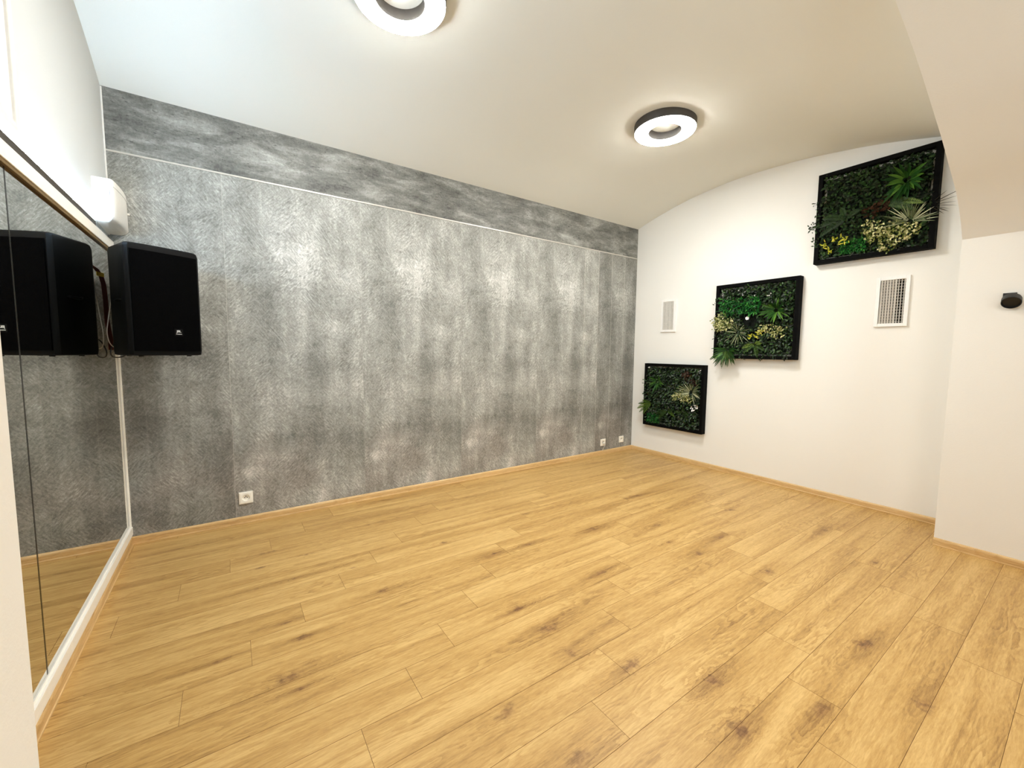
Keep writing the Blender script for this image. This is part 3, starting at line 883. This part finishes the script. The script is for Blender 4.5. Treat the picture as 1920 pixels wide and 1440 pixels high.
# ---------------------------------------------------------------- wall spotlight on the pier
M_lampblk = plain('lamp_black', srgb(20, 21, 21), 0.5)
sl = thing('wall_spotlight', 'small black wall spotlight on the white pier at the right edge', 'wall lamp', W(XP, -2.466, 1.27))
bm = bmesh.new(); box(bm, (0, 0.034, -0.020), (-0.012, -0.026, 0.032), 0.002); link('wall_plate', bm, M_lampblk, sl)
bm = bmesh.new()
ax = Vector((-0.80, -0.05, -0.60)).normalized()
q = Vector((0, 0, 1)).rotation_difference(ax)
lathe(bm, [(0, 0.0), (0.036, 0.0), (0.043, 0.004), (0.045, 0.012), (0.045, 0.050), (0.042, 0.052), (0.040, 0.036), (0, 0.034)], 36, Matrix.Translation((-0.010, -0.006, -0.006)) @ q.to_matrix().to_4x4())
o = link('lamp_head', bm, M_lampblk, sl, True); o.data.set_sharp_from_angle(angle=math.radians(40))

# ---------------------------------------------------------------- framed plant pictures
M_pframe = plain('picture_frame_black', srgb(9, 9, 9), 0.7, 0, 0.05)
M_back = plain('picture_backing', srgb(196, 194, 186), 0.7)
def leaf_mat(name, stops, rough=0.42):
    t = NT(name)
    at = t.n('ShaderNodeAttribute', attribute_name='tint')
    n = t.noise(t.obj(), 60, 2)
    v = t.math('ADD', at.outputs['Fac'], t.math('MULTIPLY', t.math('SUBTRACT', n, 0.5), 0.3))
    m = t.base(t.ramp(v, stops), rough, 0, 0.4 if name == 'boxwood_leaves' else 0.18)
    return m
D_, M1_, B_ = srgb(15, 27, 14), srgb(28, 56, 22), srgb(62, 104, 42)
ML_box = leaf_mat('boxwood_leaves', [(0.0, srgb(14, 24, 11)), (0.45, srgb(26, 50, 20)), (0.8, srgb(52, 84, 36)), (1.0, srgb(112, 136, 88))])
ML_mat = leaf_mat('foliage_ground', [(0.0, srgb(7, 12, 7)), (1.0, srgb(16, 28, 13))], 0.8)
ML_green = leaf_mat('broad_leaves', [(0.0, srgb(14, 36, 13)), (0.6, srgb(32, 70, 24)), (1.0, srgb(90, 130, 50))])
ML_vivid = leaf_mat('grass_leaves', [(0.0, srgb(10, 50, 18)), (0.6, srgb(22, 94, 34)), (1.0, srgb(70, 140, 56))])
ML_fern = leaf_mat('fern_leaves', [(0.0, srgb(22, 40, 13)), (0.6, srgb(48, 74, 24)), (1.0, srgb(100, 122, 48))])
ML_cream = leaf_mat('variegated_leaves', [(0.0, srgb(52, 70, 26)), (0.4, srgb(134, 142, 74)), (1.0, srgb(226, 220, 170))])
ML_pale = leaf_mat('pale_blades', [(0.0, srgb(40, 52, 28)), (0.5, srgb(112, 122, 84)), (1.0, srgb(200, 202, 170))])
ML_dusk = leaf_mat('dark_blades', [(0.0, srgb(28, 28, 20)), (1.0, srgb(70, 62, 44))])
ML_yel = leaf_mat('yellow_leaves', [(0.0, srgb(150, 160, 40)), (1.0, srgb(224, 214, 88))])
ML_red = leaf_mat('reddish_leaves', [(0.0, srgb(30, 20, 12)), (1.0, srgb(70, 42, 27))])
ML_white = leaf_mat('white_petals', [(0.0, srgb(226, 224, 222)), (1.0, srgb(250, 248, 246))])

class Leaves:
    """collects leaf blades: local x = right on the wall, y = up, z = out of the wall (metres)"""
    def __init__(s): s.v, s.f, s.t = [], [], []
    def blade(s, base, d, length, width, droop=0.3, tint=None, seg=3, fold=0.25, up=None):
        tint = rng.random() if tint is None else tint
        d = np.array(d, float); d /= np.linalg.norm(d)
        g = np.array([0, -1.0, 0.0]) if up is None else np.array(up, float)
        side = np.cross(d, np.array([0, 0, 1.0]))
        if np.linalg.norm(side) < 0.15: side = np.cross(d, np.array([0, 1.0, 0.2]))
        side /= np.linalg.norm(side)
        nrm = np.cross(side, d)
        i0 = len(s.v)
        for k in range(seg + 1):
            tt = k / seg
            c = np.array(base) + d * length * tt + g * droop * length * tt * tt
            w = width * (math.sin(math.pi * (0.12 + 0.86 * tt)) ** 0.8) * 0.5 if k < seg else 0.0
            if c[2] < 0.004: c[2] = 0.004
            if k < seg:
                for sg in (-1, 0, 1):
                    pnt = c + side * w * sg + nrm * (fold * w if sg else 0)
                    s.v.append(tuple(pnt))
            else: s.v.append(tuple(c))
        for k in range(seg):
            a = i0 + 3 * k
            if k < seg - 1:
                b = a + 3
                s.f += [(a, a + 1, b + 1, b), (a + 1, a + 2, b + 2, b + 1)]
                s.t += [tint, tint]
            else:
                e = a + 3
                s.f += [(a, a + 1, e), (a + 1, a + 2, e)]
                s.t += [tint, tint]
    def build(s, name, mat, parent, label=None, stuff=False):
        me = bpy.data.meshes.new(name)
        # local (right, up, out) -> object space on the end wall: right = -y, up = z, out = -x
        me.from_pydata([(-c, -a, b) for a, b, c in s.v], [], s.f)
        at = me.attributes.new('tint', 'FLOAT', 'FACE')
        at.data.foreach_set('value', s.t)
        o = link(name, me, mat, parent)
        if label: o['label'] = label
        if stuff: o['kind'] = 'stuff'
        return o

def rnd(a, b): return a + (b - a) * rng.random()
def carpet(S, region, n, ln, wd, z0=0.03, z1=0.06, lo=0.0, hi=1.0, holes=()):
    Lf = Leaves()
    for _ in range(n):
        a, b = rnd(region[0], region[1]), rnd(region[2], region[3])
        if any((a - hx) ** 2 + (b - hy) ** 2 < hr * hr for hx, hy, hr in holes): continue
        th = rnd(0, 2 * math.pi); out = rnd(0.25, 1.3)
        Lf.blade((a * S, b * S, rnd(z0, z1)), (math.cos(th), math.sin(th), out), rnd(*ln), rnd(*wd), rnd(0, .3), rnd(lo, hi) ** 1.5, 2, 0.3)
    return Lf
def rosette(S, c, n, ln, wd, out=(0.25, 0.9), droop=0.45, z=0.05, arc=(0, 360), lo=0.2, hi=1.0, seg=4, spread=0.02):
    Lf = Leaves()
    for k in range(n):
        th = math.radians(arc[0] + (arc[1] - arc[0]) * (k + rnd(-.3, .3)) / n)
        Lf.blade((c[0] * S + math.cos(th) * spread, c[1] * S + math.sin(th) * spread, z), (math.cos(th), math.sin(th), rnd(*out)), rnd(*ln), rnd(*wd), droop * rnd(.5, 1.2), rnd(lo, hi), seg, 0.3)
    return Lf
def clump(S, pts_, n, rad, ln, wd, z=(0.05, 0.11), lo=0.0, hi=1.0):
    Lf = Leaves()
    for _ in range(n):
        p_ = pts_[int(rng.integers(len(pts_)))]
        th, rr = rnd(0, 2 * math.pi), rad * math.sqrt(rng.random())
        th2 = rnd(0, 2 * math.pi)
        q_ = np.array([p_[0] * S + rr * math.cos(th), p_[1] * S + rr * math.sin(th), rnd(*z)])
        Lf.blade(q_, (math.cos(th2), math.sin(th2), rnd(.2, 1.2)), rnd(*ln), rnd(*wd), 0.1, rnd(lo, hi), 2, 0.35)
        root = np.array([p_[0] * S, p_[1] * S, 0.032])
        Lf.blade(root, q_ - root, float(np.linalg.norm(q_ - root)) * 1.02, 0.0022, 0, 0.0, 2, 0.2)          # its twig
    for a_, b_ in zip(pts_, pts_[1:]):
        d_ = np.array([(b_[0] - a_[0]) * S, (b_[1] - a_[1]) * S, 0.0005])
        Lf.blade((a_[0] * S, a_[1] * S, 0.032), d_, float(np.linalg.norm(d_)), 0.003, 0, 0.0, 2, 0.2)
    return Lf
def clumps(S, pts_, n, rad, *a, build=(), reach=1.7):
    groups = []
    for p_ in pts_:
        near = [g_ for g_ in groups if any(math.hypot(p_[0] - q_[0], p_[1] - q_[1]) * S < reach * rad for q_ in g_)]
        groups = [g_ for g_ in groups if g_ not in near] + [sum(near, []) + [p_]]
    for g_ in groups:
        clump(S, g_, max(3, round(n * len(g_) / len(pts_))), rad, *a).build(*build)
def fern(S, c, fronds, z=0.05, leaf=(0.030, 0.011), lo=0.1, hi=1.0):
    """fronds: list of (angle deg, length m, outward)"""
    Lf = Leaves()
    for ang, ln, out in fronds:
        th = math.radians(ang)
        d = np.array([math.cos(th), math.sin(th), out]); d /= np.linalg.norm(d)
        side = np.array([-d[1], d[0], 0]); side /= np.linalg.norm(side) + 1e-9
        m = int(ln / 0.011)
        base = np.array([c[0] * S, c[1] * S, z])
        tn = rnd(lo, hi)
        for k in range(m):
            t = (k + 1) / m
            p_ = base + d * ln * t + np.array([0, -0.30 * ln * t * t, -0.1 * ln * t * t])
            p_[2] = max(p_[2], 0.01)
            l_ = leaf[0] * (math.sin(math.pi * (0.10 + 0.88 * t)) ** 0.7) * (1.0 if ln < .2 else 1.25)
            for sg in (-1, 1):
                Lf.blade(p_, side * sg + d * 0.55, l_, leaf[1], 0.15, min(1, max(0, tn + rnd(-.15, .15))), 2, 0.2)
        Lf.blade(base, d, ln, 0.004, 0.30, 0.2, 4)
    return Lf

def picture(label, y0, y1, z0, z1, fill):
    FD = 0.056                                   # frame depth, survey units
    kx = (L - FD - 0.44523) / (L - 0.02 - 0.44523)
    ad = lambda yy: -2.75289 + (yy + 2.75289) * kx
    zd = lambda zz: 1 + (zz - 1) * kx
    y0, y1, z0, z1 = ad(y0), ad(y1), zd(z0), zd(z1)
    hy, hz = abs(y1 - y0) / 2 * U, abs(z1 - z0) / 2 * U
    S = (hy + hz) / 2
    t = thing('plant_picture', label, 'plant picture', W(L, (y0 + y1) / 2, (z0 + z1) / 2), 'framed plant pictures on the white end wall')
    D, b = FD * U, 0.026 * U
    bm = bmesh.new()
    for (a0, a1, c0, c1) in ((-hy, -hy + b, -hz, hz), (hy - b, hy, -hz, hz), (-hy + b, hy - b, -hz, -hz + b), (-hy + b, hy - b, hz - b, hz)):
        box(bm, (-0.0005, a0, c0), (-D, a1, c1), 0.002, 1)
    link('frame', bm, M_pframe, t)
    bm = bmesh.new(); box(bm, (-0.001, -hy + b, -hz + b), (-0.018, hy - b, hz - b)); link('backing_panel', bm, M_back, t)
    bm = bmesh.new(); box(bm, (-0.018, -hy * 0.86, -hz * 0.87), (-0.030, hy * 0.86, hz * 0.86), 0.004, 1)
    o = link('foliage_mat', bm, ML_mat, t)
    fill(t, S)
    return t
R_ = (-0.90, 0.90, -0.90, 0.90)

def fill_top(t, S):
    carpet(S, R_, 3000, (0.020, 0.040), (0.014, 0.024), 0.030, 0.072, 0.0, 0.85).build('boxwood_foliage', ML_box, t, 'dark small-leaved foliage', True)
    rosette(S, (0.52, 0.42), 40, (0.08, 0.20), (0.018, 0.030), (0.2, 1.3), 0.25, 0.065).build('broad_leaf_plant', ML_green, t, 'bright green broad leaves')
    fern(S, (0.25, 0.02), [(4, .24, .25), (-12, .20, .3), (20, .16, .4)], 0.07).build('fern', ML_fern, t)
    fern(S, (-0.45, -0.10), [(172, .22, .25), (200, .20, .3), (40, .15, .4), (100, .16, .4), (150, .2, .4)], 0.06, lo=0, hi=.35).build('fern', ML_fern, t)
    clumps(S, [(0.10, -0.45), (0.02, -0.38), (0.20, -0.55), (0.35, -0.62), (0.50, -0.65), (0.65, -0.60), (0.25, -0.72), (0.40, -0.50), (0.05, -0.55), (0.3, -.85)], 460, 0.065, (0.016, 0.028), (0.012, 0.018), build=('variegated_plant', ML_cream, t, 'cream and green variegated leaves'))
    rosette(S, (0.62, -0.42), 34, (0.10, 0.19), (0.005, 0.009), (0.15, 0.8), 0.10, 0.07, (-10, 190)).build('spider_plant', ML_pale, t, 'pale thin blades')
    rosette(S, (0.86, -0.16), 9, (0.13, 0.22), (0.003, 0.006), (0.3, 0.7), 0.05, 0.06, (-45, 40), 0, .6).build('grass_tuft', ML_dusk, t, 'dark thin blades reaching past the frame')
    clumps(S, [(-0.80, -0.60), (-0.62, -0.52), (-0.45, -0.50), (-0.40, -0.58), (-0.70, -0.75)], 40, 0.028, (0.030, 0.045), (0.009, 0.012), (0.07, 0.10), build=('yellow_plant', ML_yel, t, 'yellow leaves'), reach=0.5)
    carpet(S, (-0.50, -0.05, -0.86, -0.58), 420, (0.014, 0.026), (0.006, 0.011), 0.055, 0.085).build('grass_patch', ML_vivid, t, 'vivid green small-leaved patch')
    clumps(S, [(0.1, 0.0), (0.2, 0.05), (0.0, -0.05)], 90, 0.055, (0.026, 0.036), (0.012, 0.018), (0.06, 0.08), build=('reddish_plant', ML_red, t, 'reddish brown leaves'))
    clumps(S, [(-0.95, 0.33), (-0.98, -0.05), (-1.0, -0.2), (-0.95, -0.52), (-0.93, 0.1), (-1.02, -0.1)], 80, 0.045, (0.022, 0.034), (0.010, 0.015), (0.07, 0.10), 0, .7, build=('trailing_sprig', ML_box, t, 'dark sprigs leaning over the left frame edge'))

def fill_mid(t, S):
    carpet(S, R_, 3000, (0.020, 0.040), (0.014, 0.024), 0.030, 0.072, 0.0, 0.9, ((-0.10, 0.05, 0.2),)).build('boxwood_foliage', ML_box, t, 'dark small-leaved foliage', True)
    carpet(S, (-0.88, 0.15, 0.18, 0.60), 420, (0.035, 0.065), (0.010, 0.017), 0.05, 0.085).build('grass_patch', ML_vivid, t, 'vivid green grassy leaves')
    rosette(S, (0.52, 0.22), 20, (0.08, 0.17), (0.018, 0.026), (0.3, 1.3), 0.15, 0.065, lo=.3).build('broad_leaf_plant', ML_green, t, 'bright green broad leaves')
    clumps(S, [(-0.88, 0.05), (-0.78, -0.10), (-0.95, -0.02), (-0.68, -0.12), (-0.80, 0.12), (-0.9, -.15), (-0.6, -.05)], 330, 0.06, (0.016, 0.028), (0.011, 0.017), (0.06, 0.12), build=('variegated_plant', ML_cream, t, 'cream variegated leaves at the left edge'))
    clumps(S, [(0.25, -0.25), (0.45, -0.33), (0.60, -0.28), (0.70, -0.30), (0.40, -0.22), (0.55, -.38)], 120, 0.05, (0.018, 0.028), (0.012, 0.018), (0.06, 0.10), .2, build=('variegated_plant', ML_cream, t, 'cream variegated leaves at the right'))
    rosette(S, (-0.38, -0.30), 20, (0.10, 0.17), (0.005, 0.009), (0.15, 0.7), 0.1, 0.065).build('spider_plant', ML_pale, t, 'pale striped blades')
    clumps(S, [(-0.05, -0.42), (0.12, -0.40), (0.18, -0.30)], 27, 0.028, (0.026, 0.040), (0.010, 0.014), (0.07, 0.09), build=('yellow_plant', ML_yel, t, 'yellow leaves'), reach=0.5)
    fern(S, (0.05, -0.62), [(180, .12, .5), (-10, .14, .5), (30, .12, .6), (-60, .13, .5), (210, .12, .5)], 0.06, lo=.2).build('fern', ML_fern, t)
    rosette(S, (-0.62, -0.78), 30, (0.10, 0.18), (0.016, 0.024), (0.3, 0.9), 0.35, 0.075, (150, 400), .1, .9).build('hanging_plant', ML_green, t, 'long leaves hanging over the lower left corner')
    fern(S, (-0.66, -0.78), [(200, .17, .4), (235, .17, .4), (265, .16, .4), (295, .16, .5), (325, .17, .4)], 0.085, lo=.1, hi=.7).build('hanging_fern', ML_fern, t)
    clumps(S, [(-.95, .62), (-.97, .5), (-.95, -.4), (-.2, -.95), (.25, -.96), (.8, -.95), (.55, -.95)], 60, 0.03, (0.018, 0.028), (0.010, 0.014), (0.06, 0.09), 0, .7, build=('trailing_sprig', ML_box, t, 'dark sprigs leaning over the frame'))
    Lf = Leaves()
    for k in range(7):
        th = 2 * math.pi * k / 7
        Lf.blade((-0.13 * S, 0.06 * S, 0.085), (math.cos(th), math.sin(th), 0.45), 0.024, 0.018, 0, .8, 3, .2)
    Lf.build('flower', ML_white, t, 'single white flower')
    clumps(S, [(-.35, .72), (-.0, .68), (.3, .6)], 8, 0.04, (0.014, 0.02), (0.012, 0.016), (0.07, 0.08), build=('small_blossom', ML_white, t, 'tiny white blossoms'))

def fill_low(t, S):
    carpet(S, R_, 3000, (0.020, 0.040), (0.014, 0.024), 0.030, 0.072, 0.0, 0.85).build('boxwood_foliage', ML_box, t, 'dark small-leaved foliage', True)
    rosette(S, (-0.52, 0.42), 15, (0.09, 0.15), (0.018, 0.026), (0.3, 0.9), 0.25, 0.065).build('broad_leaf_plant', ML_green, t, 'bright green broad leaves')
    rosette(S, (0.62, 0.18), 34, (0.10, 0.19), (0.005, 0.010), (0.15, 0.8), 0.1, 0.07, (-60, 220), .2).build('spider_plant', ML_pale, t, 'pale thin blades reaching past the right edge')
    clumps(S, [(0.22, 0.05), (0.35, 0.10), (0.40, -0.02), (0.50, 0.02), (0.15, 0.00), (.6, -.03)], 190, 0.05, (0.016, 0.028), (0.010, 0.015), (0.06, 0.10), build=('variegated_plant', ML_cream, t, 'cream variegated leaves'))
    clumps(S, [(0.72, -0.28), (0.82, -0.22)], 14, 0.03, (0.022, 0.032), (0.014, 0.02), (0.07, 0.09), build=('white_blossom', ML_white, t, 'white blossoms'))
    fern(S, (-0.72, -0.30), [(165, .19, .35), (185, .20, .35), (205, .18, .4), (140, .15, .45), (225, .15, .4)], 0.075, lo=.3).build('fern', ML_fern, t, 'fern reaching past the left edge')
    fern(S, (-0.15, -0.45), [(185, .16, .3), (-5, .15, .4), (30, .12, .5), (215, .14, .4)], 0.06, lo=.1, hi=.7).build('fern', ML_fern, t)
    carpet(S, (-0.86, -0.42, -0.88, -0.60), 240, (0.018, 0.032), (0.010, 0.016), 0.055, 0.085).build('grass_patch', ML_vivid, t, 'vivid green patch in the lower left corner')
    fern(S, (0.35, -0.45), [(20, .13, .4), (60, .10, .5), (-20, .12, .4), (160, .1, .5)], 0.055, lo=0, hi=.5).build('fern', ML_fern, t)
    clumps(S, [(-.95, .35), (-.97, .25), (-.95, .1), (-.96, -.05), (-.95, .5)], 70, 0.035, (0.018, 0.028), (0.011, 0.016), (0.06, 0.09), 0, .8, build=('trailing_sprig', ML_box, t, 'dark sprigs leaning over the left frame edge'))
    clumps(S, [(.55, .62), (.7, .5), (.45, .7)], 110, 0.055, (0.026, 0.036), (0.01, 0.015), (0.06, 0.075), build=('reddish_plant', ML_red, t, 'reddish brown leaves'))
    clumps(S, [(-.85, .85), (.85, .82)], 8, 0.02, (0.014, 0.02), (0.012, 0.016), (0.06, 0.07), build=('small_blossom', ML_white, t, 'tiny white blossoms'))

picture('highest black-framed plant picture, touching the arch at the upper right', -1.5283, -2.1256, 1.6173, 2.2159, fill_top)
picture('middle black-framed plant picture with a single white flower', -0.8410, -1.4564, 0.9515, 1.5556, fill_mid)
picture('lowest black-framed plant picture, beside the grey panelled wall', -0.1496, -0.7698, 0.2824, 0.8891, fill_low)
